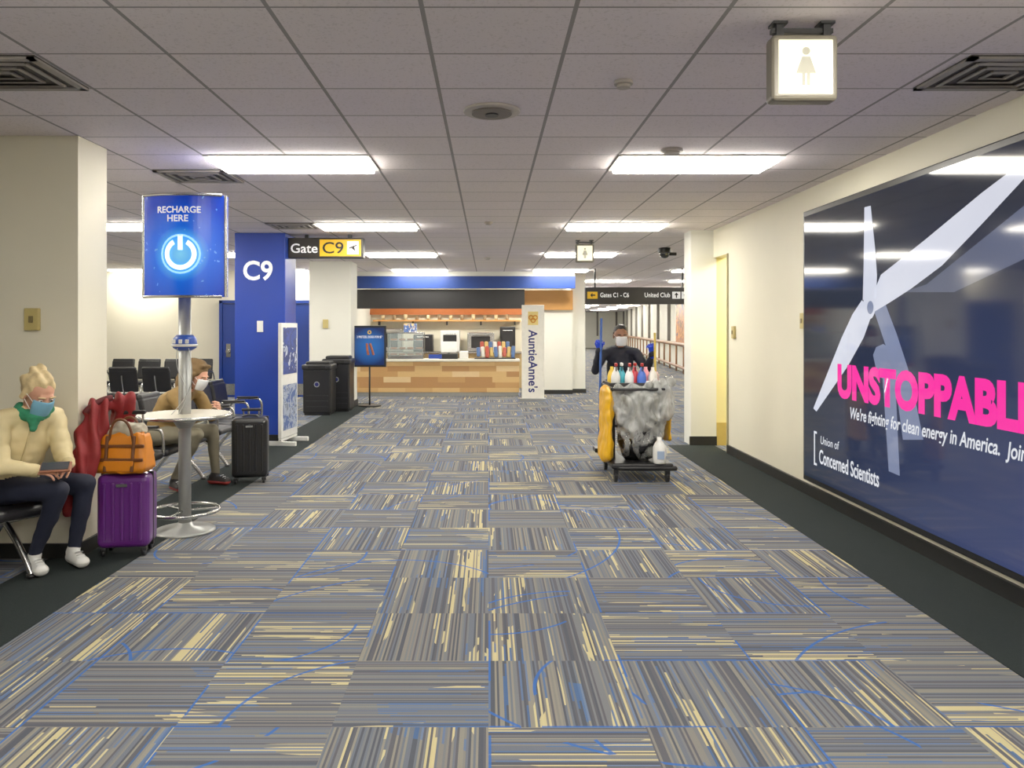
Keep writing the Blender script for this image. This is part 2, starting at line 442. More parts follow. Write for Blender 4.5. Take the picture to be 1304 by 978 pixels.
# ------------------------------------------------------------------ restroom signs
def restroom_sign(x,y,s,front=True):
    group('restroom_sign',(x,y,H))
    SF=mat('sign_frame_cream',(118,112,98),.4)
    for sx in (-.1,.1):
        box('bracket',(sx,0,-.03),(.03,.05,.06),BLACK); box('bracket_cap',(sx,0,-.006),(.06,.07,.012),BLACK)
    box('bracket_bar',(0,0,-.035),(.26,.03,.02),BLACK)
    box('housing',(0,0,-.06-s/2),(s,.09,s),SF,.02,seg=3)
    box('lens',(0,-.044,-.06-s/2),(s-.05,.01,s-.05),LITW,.004)
    z=-.06-s/2
    IC=mat('sign_icon_grey',(160,158,142),.5,emit=.3)
    k=s/.3
    f=fY(0,-.051,z)
    flat('icon',[circle(0,.07*k,.018*k)]+[[(-.018*k,.045*k),(-.045*k,-.03*k),(.045*k,-.03*k),(.018*k,.045*k)]]+[rect(-.018*k,-.085*k,-.004*k,-.03*k),rect(.004*k,-.085*k,.018*k,-.03*k)],f,IC)
    endgroup()
restroom_sign(1.335,3.35,.28); restroom_sign(1.42,11.6,.27)

# ------------------------------------------------------------------ right wall screen
group('wall_advertising_display',(2.94,5.05,1.39),0,True)
bx('housing',2.90,2.98,2.85,7.24,.16,2.62,BLACK,.01)
def gloss(m,e):
    b=m.node_tree.nodes['Principled BSDF']; b.inputs['Roughness'].default_value=.07; b.inputs['Specular IOR Level'].default_value=.34
    b.inputs['Emission Strength'].default_value=e
    for l in list(b.inputs['Base Color'].links): m.node_tree.links.remove(l)
    b.inputs['Base Color'].default_value=(.003,.004,.006,1); return m
def screenmat():
    b=NB('display_image_background'); p=b.sep(b.pos())
    t=b.math('DIVIDE',b.math('SUBTRACT',7.2,p[1]),3.4,clamp=True)
    zz=b.math('DIVIDE',b.math('SUBTRACT',p[2],.2),2.2,clamp=True)
    n=b.noise(b.pos(),1.3,4,.6)
    c=b.mix(t,rgb((22,30,44)),rgb((64,74,126)))
    c=b.mix(zz,c,rgb((24,26,36)))
    c=b.mix(b.math('MULTIPLY',n,.4),c,rgb((56,68,90)))
    b.set(b.bsdf.inputs['Emission Color'],c)
    return gloss(b.m,.7)
bx('screen',2.892,2.90,2.92,7.19,.21,2.57,screenmat())
def blademat(name,c0,c1,e):
    b=NB(name); p=b.sep(b.pos()); n=b.noise(b.pos(),1.6,2)
    t=b.math('MULTIPLY',b.math('SUBTRACT',6.6,p[1]),.42,clamp=True)
    c=b.mix(t,rgb(c0),rgb(c1)); c=b.mix(b.math('MULTIPLY',n,.3),c,rgb((130,138,170)))
    b.set(b.bsdf.inputs['Emission Color'],c); return gloss(b.m,e)
TW=blademat('display_turbine_white',(218,222,236),(212,214,226),1.0); TG=blademat('display_turbine_shade',(140,152,184),(120,130,166),.75)
HAZ=blademat('display_haze',(48,56,80),(104,112,142),.6)
def wp(x,y):
    Y=2892.0/(x-622); return (-Y, EYE-(y-418)*Y/1000)
W=lambda xx: (lambda a,b:(xx,-a,b))
def clipz(P): return [(max(-7.18,min(-2.93,a)),max(.215,min(2.565,b))) for a,b in P]
flat('haze_swath',[clipz([wp(1150,372),wp(1180,362),wp(1304,262),(-3.4,2.565),(-2.95,2.56),(-2.95,2.0),wp(1304,330),wp(1215,372)])],W(2.8915),HAZ)
flat('tower_art',[[wp(1112,392),wp(1128,388),wp(1142,425),wp(1160,480),wp(1176,560),wp(1150,560),wp(1138,470)]],W(2.891),TG)
flat('rear_rotor_art',[[wp(1112,452),wp(1116,442),wp(1125,438),wp(1134,444),wp(1142,470),wp(1132,484),wp(1118,480)],[wp(1124,478),wp(1140,478),wp(1146,606),wp(1132,600)]],W(2.8907),TG)
flat('blade_up_art',[[wp(1099,382),wp(1100,340),wp(1101,264),wp(1109,262),wp(1115,320),wp(1117,350),wp(1116,380)]],W(2.8903),TW)
flat('blade_side_art',[clipz([wp(1112,398),wp(1114,370),wp(1122,350),wp(1180,304),wp(1250,246),wp(1304,205),(-3.9,2.565),(-3.45,2.565),wp(1304,228),wp(1250,286),wp(1200,338),wp(1160,368),wp(1132,386)])],W(2.8903),TW)
flat('blade_low_art',[[wp(1098,382),wp(1110,402),wp(1100,430),wp(1080,466),wp(1040,524),wp(1036,520),wp(1056,470),wp(1072,430),wp(1086,400)]],W(2.8903),TW)
h=wp(1107,390); flat('hub_art',[circle(h[0],h[1],.10)],W(2.89),TW); flat('hub_cap_art',[circle(h[0]+.02,h[1]-.01,.05)],W(2.8895),TG)
PK=gloss(mat('display_magenta_text',(250,44,156),.2,emit=.95,var=.02),1.0); DW=gloss(mat('display_white_text',(235,238,246),.2,emit=.8,var=.02),.85)
text('headline','UNSTOPPABLE',2.40,.285,fR(2.889,6.50,.975),PK,off=.055)
text('subline',"We're fighting for clean energy in America.  Join us.",2.2,.125,fR(2.889,6.27,.80),DW,off=.016,shear=.2)
text('logo_line_small','Union of',.36,.07,fR(2.889,6.83,.545),DW,shear=.1)
text('logo_line','Concerned Scientists',1.05,.125,fR(2.889,6.86,.37),DW,off=.016)
flat('logo_bracket',[rect(0,0,.02,.3),rect(0,0,.06,.02),rect(0,.28,.06,.3)],fR(2.889,6.97,.34),DW)
endgroup()
def plate(x,y,z,side):
    group('wall_control_plate',(x,y,z))
    PB=mat('beige_plate',(190,172,108),.4); 
    s=(.03,.1,.15) if side=='x' else (.1,.03,.15)
    box('plate',(0,0,0),s,PB,.006)
    box('button',(-.02 if side=='x' else 0,-.02 if side!='x' else 0,.0),tuple(v*.3 for v in s),mat('plate_button',(120,106,66),.5),.004)
    endgroup()
plate(2.965,7.4,1.62,'x')
plate(2.965,9.5,1.5,'x')

# ------------------------------------------------------------------ left pillar & columns
bx('wall_pillar_left',-4.7,-2.77,5.3,5.7,0,H,WALL)
bx('baseboard_pillar_left',-4.72,-2.75,5.28,5.72,0,.1,BASEB)
plate(-3.07,5.285,1.61,'y')
group('blue_gate_column',(-3.11,11.0,0),0,True)
bx('shaft',-3.46,-2.77,10.7,11.3,0,H,BLUEP,.01); bx('base',-3.48,-2.75,10.68,11.32,0,.1,BASEB)
text('gate_letters','C9',.40,.27,fY(-3.34,10.695,2.2),WTXT,off=.02)
bx('notice',-3.15,-3.07,10.685,10.70,1.5,1.65,WHITE)
endgroup()
group('gate_sign',(-2.25,10.9,2.65),0,True)
bx('housing',-2.77,-1.73,10.85,11.0,2.52,2.80,mat('sign_black',(34,30,28),.4),.01)
bx('yellow_face',-2.33,-1.76,10.84,10.855,2.545,2.775,YEL)
bx('icon_face',-1.95,-1.79,10.832,10.845,2.57,2.75,WTXT)
text('word','Gate',.37,.13,fY(-2.73,10.845,2.59),WTXT,off=.01); text('number','C9',.29,.16,fY(-2.29,10.836,2.58),BTXT,off=.01)
flat('plane_icon',[[(-.05,-.01),(.05,.03),(.06,.045),(.045,.045),(-.05,.01)],[(-.02,.0),(.035,-.045),(.02,.02)]],fY(-1.87,10.829,2.655),BTXT)
bx('hanger',-1.95,-1.9,10.9,10.94,2.8,H,DARK); bx('hanger_b',-2.55,-2.5,10.9,10.94,2.8,H,DARK)
endgroup()
group('white_column',(-3.05,15.5,0),0,True)
bx('shaft',-3.47,-2.66,15.2,15.9,0,H,WALLW,.01); bx('base',-3.49,-2.64,15.18,15.92,0,.12,BASEB); bx('plate',-3.2,-3.1,15.17,15.2,1.55,1.72,_mc['beige_plate'])
endgroup()
group('corner_column',(2.14,19,0),0,True)
bx('shaft',1.98,2.32,18.8,19.28,0,H,WALLW,.01); bx('base',1.96,2.34,18.78,19.3,0,.1,BASEB)
endgroup()
# double blue door
group('door_1',(-5.0,17.7,0),0,True)
for x0,x1 in ((-5.98,-5.0),(-4.98,-4.0)):
    bx('leaf',x0,x1,17.68,17.75,0,2.1,BLUED,.006); bx('kick_plate',x0+.06,x1-.06,17.67,17.68,.05,.3,CHROME)
bx('frame_left',-6.06,-5.99,17.66,17.75,0,2.17,BLUED);bx('frame_right',-3.99,-3.92,17.66,17.75,0,2.17,BLUED);bx('frame_top',-6.06,-3.92,17.66,17.75,2.11,2.18,BLUED)
cyl('knob',(-5.85,17.64,1.03),.045,.07,CHROME,rot=R(90)); bx('lock',-5.9,-5.8,17.66,17.68,.9,1.2,CHROME)
endgroup()
bx('trim_blue_wall_panel',-3.9,-3.5,17.70,17.75,0,2.3,BLUED)

# ------------------------------------------------------------------ concourse sign
group('concourse_direction_sign',(3.2,17,2.3),0,True)
bx('housing',2.1,4.45,17.0,17.15,2.07,2.44,mat('sign_black',(0,0,0)),.01)
bx('yellow_square',2.14,2.36,16.985,17.0,2.19,2.34,YEL); bx('white_square_a',3.98,4.15,16.985,17.0,2.19,2.34,WTXT); bx('white_square_b',4.18,4.35,16.985,17.0,2.19,2.34,WTXT)
flat('arrow',[[(-.05,0),(0,.05),(0,.015),(.06,.015),(.06,-.015),(0,-.015),(0,-.05)]],fY(2.25,16.98,2.265),BTXT)
for xx in (4.065,4.265): flat('arrow_up',[[(0,.06),(-.05,0),(-.015,0),(-.015,-.06),(.015,-.06),(.015,0),(.05,0)]],fY(xx,16.98,2.265),BTXT)
text('gates_text','Gates C1 - C6',.62,.1,fY(2.42,16.99,2.22),WTXT,off=.01); text('club_text','United Club',.55,.1,fY(3.38,16.99,2.22),WTXT,off=.01)
bx('rod_left',2.3,2.33,17.05,17.09,2.44,H,DARK);bx('rod_right',4.2,4.23,17.05,17.09,2.44,H,DARK)
endgroup()

# ------------------------------------------------------------------ pretzel store
group('pretzel_shop_counter',(-1.2,18,0),0,True)
bx('front_panels',-3.12,.70,17.9,18.5,.09,.79,PLANK); bx('kick_base',-3.10,.68,17.94,18.45,0,.09,GREYM); 
bx('countertop',-3.14,.72,17.86,18.55,.79,.84,mat('white_countertop',(222,218,204),.3),.008)
endgroup()
group('pretzel_display_case',(-1.9,18.2,.842))
GL=mat('case_glass',(200,215,215),.05,alpha=.22)
box('base',(0,0,.04),(.82,.5,.08),CHROME,.005); box('top',(0,0,.60),(.82,.5,.03),CHROME,.005); 
for x in (-.4,.4):
    for y in (-.24,.24): box('post',(x,y,.33),(.02,.02,.54),CHROME)
for z in (.22,.42): box('shelf',(0,0,z),(.78,.46,.01),CHROME)
box('glass_front',(0,-.245,.33),(.78,.006,.52),GL)
PZ=mat('baked_pretzel',(170,100,45),.5)
for z in (.1,.24,.44):
    for x in (-.28,-.09,.1,.29):
        torus('pretzel',(x,-.08,z+.01),.06,.02,PZ); torus('pretzel_inner',(x+.02,-.08,z+.015),.03,.015,PZ)
box('topper_sign',(.1,-.1,.72),(.3,.03,.2),postermat('topper',[(210,180,120),(60,90,150),(230,230,220)],9))
endgroup()
group('cash_register',(-.92,18.2,.842))
box('base',(0,0,.06),(.42,.38,.12),BLACK,.01); box('screen',(0,.02,.27),(.36,.04,.26),mat('pos_back_white',(225,225,220),.4),.01,rot=R(-12)); box('stem',(0,.05,.15),(.06,.06,.1),BLACK)
box('printer',(.35,0,.09),(.2,.24,.18),mat('pos_back_white',(0,0,0)),.015)
box('label_board',(-.3,-.2,.06),(.3,.02,.1),mat('shop_blue_label',(30,60,150),.4))
endgroup()
group('snack_bag_display',(.15,18.2,.85))
for i in range(9):
    cc=[(70,100,150),(216,214,204),(170,70,54),(200,168,96)][i%4]
    box('bag',(-.38+i*.1,-.05+.03*(i%2),.15),(.085,.06,.22+.03*(i%3)),mat('snack_bag_%d'%(i%4),cc,.3),.02,rot=R(-8,random.uniform(-6,6)))
for i in range(7): box('bag_rear',(-.3+i*.1,.1,.26),(.085,.05,.26),mat('snack_bag_%d'%((i+2)%4),(0,0,0)),.02,rot=R(-6))
box('rack',(0,.03,.004),(.95,.36,.02),DARK)
endgroup()
group('back_bar_equipment',(-1.1,20.5,0))
box('cabinet',(0,.1,.45),(4.0,.6,.9),mat('bar_cabinet_tan',(196,170,120),.5),.01); box('top',(0,.08,.92),(4.04,.66,.04),CHROME,.005)
for x,w,hh,m in ((-1.5,.7,.6,CHROME),(-.6,.5,.45,DARK),(.1,.5,.55,WHITE),(.9,.7,.5,CHROME),(1.6,.4,.65,BLACK)):
    box('appliance_body',(x,.1,.94+hh/2),(w,.45,hh),m,.02); box('appliance_door',(x,-.135,.94+hh/2),(w*.7,.02,hh*.6),DARK,.01); tube('appliance_handle',[(x-w*.3,-.17,.94+hh*.85),(x+w*.3,-.17,.94+hh*.85)],.012,CHROME)
endgroup()
group('shop_shelf',(-1.1,20.85,0)); box('board',(0,0,1.75),(3.9,.25,.04),TAN); 
for i in range(5): box('bracket',(-1.8+i*.9,.02,1.68),(.04,.2,.1),DARK)
box('rail_board',(0,.05,2.0),(4.2,.06,.18),mat('orange_wood_trim',(170,92,38),.5))
for i in range(12): cyl('cup_stack',(-1.7+i*.3,-.02,1.83),.04,.12+.03*(i%3),mat('paper_cup_%d'%(i%2),((200,180,140),(150,126,96))[i%2],.5),r2=.05)
endgroup()
group('vertical_shop_sign',(.95,16.95,0),0,True)
bx('board',.72,1.20,16.9,17.0,.02,2.05,mat('shop_sign_white',(238,234,222),.4,emit=.05),.008); bx('base',.68,1.24,16.85,17.05,0,.04,GREYM)
text('shop_name',"AuntieAnne's",1.35,.2,lambda a,b:(.86+b,16.895,1.52-a),NAVY,off=.02)
flat('logo_card',[rect(-.11,-.13,.11,.16)],fY(.96,16.897,1.75),mat('logo_card_pale',(238,214,130),.5))
for dx in (-.045,.045): torus('pretzel_logo',(.96+dx,16.888,1.78),.045,.012,mat('logo_gold',(215,140,30),.4),rot=R(90))
torus('pretzel_logo_low',(.96,16.888,1.72),.045,.012,_mc['logo_gold'],rot=R(90))
endgroup()
group('menu_poster_stand',(-2.36,15.6,0))
cyl('base',(0,0,.015),.23,.03,BLACK,bev=.006); cyl('pole',(0,0,.42),.018,.84,BLACK)
box('frame',(0,0,1.19),(.66,.04,.82),BLACK,.008)
b=NB('poster_blue'); p=b.sep(b.pos(True)); rr=b.math('ADD',b.math('MULTIPLY',p[0],p[0]),b.math('MULTIPLY',p[2],p[2]))
c=b.mix(b.math('MULTIPLY',rr,7.0,clamp=True),rgb((30,96,176)),rgb((6,30,84))); b.base(c); b.P(Roughness=.3)
b.set(b.bsdf.inputs['Emission Color'],c); b.bsdf.inputs['Emission Strength'].default_value=.1
box('print',(0,-.022,1.19),(.58,.006,.74),b.m)
text('caption','2 PRETZEL DOGS FOR $7',.5,.05,fY(-.25,-.027,1.35),WTXT); torus('logo',(0,-.027,1.47),.03,.008,YEL,rot=R(90))
for s in (-1,1): tube('pretzel_dog',[(s*.03-.02,-.03,1.25),(s*.05,-.035,1.15),(s*.05+.03,-.03,1.02)],.022,mat('baked_sausage',(160,84,50),.5))
endgroup()

# ------------------------------------------------------------------ recycling bins
def bin_(x,y,rz,h=.92):
    group('recycling_bin',(x,y,0),rz)
    box('body',(0,0,h*.45+.02),(.50,.50,h*.88),BLACK,.03,seg=3); box('lid',(0,0,h*.93),(.54,.54,.10),DARK,.03,seg=3); box('hood',(0,.02,h*1.0),(.44,.40,.07),BLACK,.03)
    box('opening',(0,-.262,h*.93),(.3,.02,.05),mat('bin_opening',(5,5,5),.7)); box('plinth',(0,0,.03),(.46,.46,.06),DARK,.01)
    flat('recycle_mark',[circle(0,0,.05)],fY(0,-.253,h*.6),GREYM); flat('recycle_mark_inner',[circle(0,0,.035)],fY(0,-.2545,h*.6),NAVY)
    for i in range(3): box('rib',(0,-.252,.15+i*.1),(.4,.008,.02),DARK)
    endgroup()
bin_(-3.05,14.2,0); bin_(-2.82,14.8,.0,1.0)

# ------------------------------------------------------------------ info display stand near column
group('poster_display_stand',(-2.70,10.58,0),math.radians(84))
box('frame',(0,0,.86),(.6,.05,1.52),mat('frame_white',(226,226,222),.4),.008); box('print_upper',(0,-.028,1.25),(.5,.006,.62),postermat('poster_blue_mix',[(30,60,140),(20,44,110),(180,190,205)],6)); box('print_lower',(0,-.028,.5),(.5,.006,.6),postermat('poster_mix2',[(50,80,140),(150,160,180),(80,90,110)],8))
for s in (-1,1): box('foot',(s*.24,0,.03),(.05,.4,.06),_mc['frame_white'],.01)
box('cross_bar',(0,0,.08),(.6,.04,.03),_mc['frame_white'])
endgroup()

# ------------------------------------------------------------------ charging station
group('charging_table',(-2.32,6.0,0))
lathe('base',[(.225,0),(.225,.012),(.21,.022),(.07,.04),(.05,.07)],(0,0,0),GREYM,40)
torus('foot_ring',(0,0,.16),.25,.014,CHROME)
for i in range(3):
    an=i*2.094+.4; tube('ring_spoke',[(.03*math.cos(an),.03*math.sin(an),.16),(.25*math.cos(an),.25*math.sin(an),.16)],.009,CHROME)
cyl('pole',(0,0,.92),.046,1.76,GREYM)
cyl('table_top',(0,0,.885),.335,.025,mat('laminate_grey_top',(160,154,136),.35),seg=56,bev=.006); torus('table_edge',(0,0,.885),.335,.013,CHROME)
lathe('table_hub',[(.05,-.08),(.09,-.02),(.12,0)],(0,0,.87),GREYM)
lathe('power_head',[(.05,0),(.085,.02),(.09,.05),(.085,.09),(.06,.12)],(0,0,1.38),mat('hub_blue',(20,66,160),.35)); torus('power_ring',(0,0,1.42),.088,.01,WHITE)
for i in range(3): box('socket',(-.05+.05*i,-.088,1.45),(.025,.012,.03),WHITE,.003)
for i in range(2): tube('charging_cable',[(.06*math.cos(i*2),-.08,1.40),(.10*math.cos(i*2),-.10,1.25),(.07,-.08+.04*i,1.05),(.05*i-.05,-.13,.905)],.003,GREYM)
bul=lambda x:-.085*(1-(x/.325)**2)
bm=bmesh.new(); N=20; z0,z1=1.79,2.56; F=[];B=[]
for i in range(N+1):
    x=-.31+.62*i/N
    F.append([bm.verts.new((x,bul(x)-.0,z)) for z in (z0,z1)]); B.append([bm.verts.new((x,.06,z)) for z in (z0,z1)])
for i in range(N):
    bm.faces.new((F[i][0],F[i+1][0],F[i+1][1],F[i][1])); bm.faces.new((B[i+1][0],B[i][0],B[i][1],B[i+1][1]))
    bm.faces.new((F[i][1],F[i+1][1],B[i+1][1],B[i][1])); bm.faces.new((F[i+1][0],F[i][0],B[i][0],B[i+1][0]))
bm.faces.new((F[0][0],F[0][1],B[0][1],B[0][0])); bm.faces.new((F[N][1],F[N][0],B[N][0],B[N][1]))
b=NB('charging_sign_print'); p=b.sep(b.pos(True)); dz=b.math('SUBTRACT',p[2],2.11)
rr=b.math('SQRT',b.math('ADD',b.math('MULTIPLY',p[0],p[0]),b.math('MULTIPLY',dz,dz)))
sp=b.math('GREATER_THAN',b.noise(b.pos(True),26,1),.72)
c=b.ramp(rr,[(0,rgb((120,205,255))),(.13,rgb((60,160,250))),(.21,rgb((14,90,215))),(.42,rgb((4,50,170)))])
c=b.mix(b.math('MULTIPLY',sp,.5),c,rgb((110,180,250)))
b.base(c); b.P(Roughness=.25); b.set(b.bsdf.inputs['Emission Color'],c); b.bsdf.inputs['Emission Strength'].default_value=.45
add('sign_box',frombm(bm,'sign_box'),b.m)
for z in (z0,z1): tube('sign_rim',[(x/100,bul(x/100)-.004,z) for x in range(-31,32,4)],.012,CHROME)
for s in (-1,1): tube('sign_side_rim',[(s*.312,.0,z0),(s*.312,.0,z1)],.014,CHROME)
cv=lambda x0,zz:(lambda a,b_:(x0+a,bul(x0+a)-.006,zz+b_))
text('sign_text_top','RECHARGE',.33,.05,cv(-.18,2.42),WTXT,off=.02); text('sign_text_low','HERE',.16,.05,cv(-.10,2.355),WTXT,off=.02)
def arc(cx,cz,ri,ro,a0,a1,n=28):
    out=[]
    for i in range(n):
        t0=a0+(a1-a0)*i/n; t1=a0+(a1-a0)*(i+1)/n
        out.append([(cx+ri*math.sin(t0),cz+ri*math.cos(t0)),(cx+ro*math.sin(t0),cz+ro*math.cos(t0)),(cx+ro*math.sin(t1),cz+ro*math.cos(t1)),(cx+ri*math.sin(t1),cz+ri*math.cos(t1))])
    return out
GLW=mat('power_icon_glow',(235,248,255),.4,emit=.9,var=.01)
flat('power_icon',arc(0,0,.085,.12,.5,5.78)+[rect(-.018,.03,.018,.145)],cv(0,2.11),GLW)
flat('power_halo',arc(0,0,.135,.15,0,6.283),cv(0,2.11),mat('power_icon_halo',(150,215,255),.4,emit=.7))
endgroup()

# ------------------------------------------------------------------ seating
def seats(x,y,deg,n,pitch=.56):
    group('beam_seating',(x,y,0),math.radians(deg))
    w=n*pitch
    box('beam',(0,.05,.33),(w,.07,.05),CHROME,.008)
    for i in range(n):
        cx=(i-(n-1)/2)*pitch
        box('seat_pad',(cx,0,.405),(.48,.46,.07),LEATHER,.03,seg=3)
        box('back_pad',(cx,.25,.66),(.48,.06,.40),LEATHER,.028,rot=R(-10),seg=3)
        box('back_head_roll',(cx,.295,.86),(.47,.06,.07),LEATHER,.028,rot=R(-10),seg=3)
        box('seat_bracket',(cx,.1,.36),(.1,.3,.03),CHROME)
        tube('back_bracket',[(cx,.12,.35),(cx,.27,.38),(cx,.33,.75)],.014,CHROME)
    for i in range(n+1):
        cx=(i-n/2)*pitch
        tube('arm_frame',[(cx,-.2,.40),(cx,-.22,.62),(cx,-.1,.64),(cx,.2,.63),(cx,.24,.45)],.014,CHROME)
        box('arm_pad',(cx,-.02,.65),(.05,.28,.025),BLACK,.01)
    for s in (-1,1):
        cx=s*(w/2-.22)
        tube('leg_front',[(cx,.05,.32),(cx,-.12,.2),(cx,-.24,.02)],.02,CHROME); tube('leg_rear',[(cx,.05,.32),(cx,.18,.2),(cx,.3,.02)],.02,CHROME)
        cyl('foot_pad',(cx,-.24,.012),.03,.024,BLACK); cyl('foot_pad',(cx,.3,.012),.03,.024,BLACK)
    endgroup()
seats(-3.21,4.69,62,2)
seats(-3.16,7.42,90,3); seats(-3.16,9.4,90,3)
seats(-7.0,16.6,0,4); seats(-8.9,15.2,40,2); seats(-6.2,13.6,180,3)

# ------------------------------------------------------------------ luggage
def suitcase(name,x,y,rz,w,d,h,c,hh):
    group(name,(x,y,0),rz)
    m=mat(name+'_shell',c,.35,coat=.3,var=.15,scale=6)
    box('shell',(0,0,.06+h/2),(w,d,h),m,.045,seg=4)
    for i in range(5):
        xx=-w*.34+i*w*.17; box('rib',(xx,-d/2-.002,.06+h/2),(.022,.016,h*.78),m,.007)
    box('seam',(0,0,.06+h/2),(w+.006,.02,h+.006),BLACK,.005)
    for sx in (-1,1):
        for sy in (-1,1):
            cyl('wheel',(sx*(w/2-.04),sy*(d/2-.04),.027),.026,.022,BLACK,rot=R(0,90)); box('wheel_fork',(sx*(w/2-.04),sy*(d/2-.04),.05),(.04,.05,.03),BLACK,.008)
    for s in (-1,1): tube('handle_rod',[(s*.075,d/2-.03,.05+h),(s*.075,d/2-.03,.06+h+hh)],.008,CHROME)
    box('handle_grip',(0,d/2-.03,.06+h+hh),(.19,.03,.03),BLACK,.01)
    tube('top_handle',[(-.08,-.02,.06+h-.005),(-.07,-.02,.075+h),(.07,-.02,.075+h),(.08,-.02,.06+h-.005)],.008,BLACK)
    box('badge',(0,-d/2-.012,.06+h*.86),(.07,.006,.02),CHROME)
    endgroup()
suitcase('purple_suitcase',-2.49,5.42,math.radians(8),.34,.24,.50,(88,30,114),.40)
suitcase('black_suitcase',-2.40,7.92,math.radians(12),.35,.25,.60,(12,12,15),.06)

group('orange_tote_bag',(-2.48,5.36,.575))
OR=mat('orange_leather',(212,124,20),.45,bump=.15); 
bm=bmesh.new(); bmesh.ops.create_cube(bm,size=1); bmesh.ops.subdivide_edges(bm,edges=list(bm.edges),cuts=6,use_grid_fill=True)
for v in bm.verts:
    t=v.co.z+.5; v.co=V((v.co.x*(.34-.05*t)*(1+.06*math.sin(t*3)),v.co.y*(.2-.1*t),t*.27)); v.co+=V((0,1,0))*.02*noise.noise(v.co*12)*(1 if v.co.y>0 else -1)
bmesh.ops.bevel(bm,geom=[e for e in bm.edges if e.calc_face_angle(0)>.9],offset=.015,segments=2,affect='EDGES')
add('body',frombm(bm,'body'),OR,smooth=True)
for s in (-1,1): tube('handle',[(-.08,s*.055,.2),(-.07,s*.07,.36),(.07,s*.07,.36),(.08,s*.055,.2)],.009,mat('dark_strap',(100,54,20),.5))
for z in (.09,.18): box('strap',(0,-.088+.22*(z-.09),z),(.32,.02,.022),_mc['dark_strap'],.006)
for s in (-.09,.09): box('strap_upright',(s,-.082,.13),(.022,.02,.24),_mc['dark_strap'],.006,rot=R(-10))
box('pocket',(0,-.1,.05),(.2,.012,.07),OR,.006)
blob('stuffed_scarf',[cap((-.1,0,.26),.05,(.08,0,.28),.055),cap((-.02,0,.3),.05,(.1,.02,.27),.04)],[mat('grey_knit',(176,168,150),.9,bump=.4)],.009,3,folds(.02,18))
endgroup()
group('red_coat',(-2.63,5.4,0),0,True)
def rf(p,l): return .022*math.sin(p.x*60+p.y*40+2*noise.noise(p*5))+.02*noise.noise(p*9)
blob('draped_fabric',[cap((-2.56,5.52,1.04),.06,(-2.70,5.34,.98),.055),cap((-2.66,5.38,1.0),.07,(-2.70,5.18,.62),.075,lat=(1,.2,0),k0=1.2),cap((-2.70,5.18,.62),.075,(-2.71,5.16,.34),.055,lat=(1,.2,0),k0=1.3),cap((-2.58,5.5,1.02),.05,(-2.62,5.6,.7),.05,lat=(1,0,0),k0=1.6)],[mat('red_fabric',(128,20,24),.7,var=.2,bump=.2)],.012,3,rf)
tube('collar',[(-2.6,5.42,1.07),(-2.67,5.34,1.06),(-2.72,5.30,.98)],.022,mat('dark_red_lining',(84,14,20),.7))
endgroup()

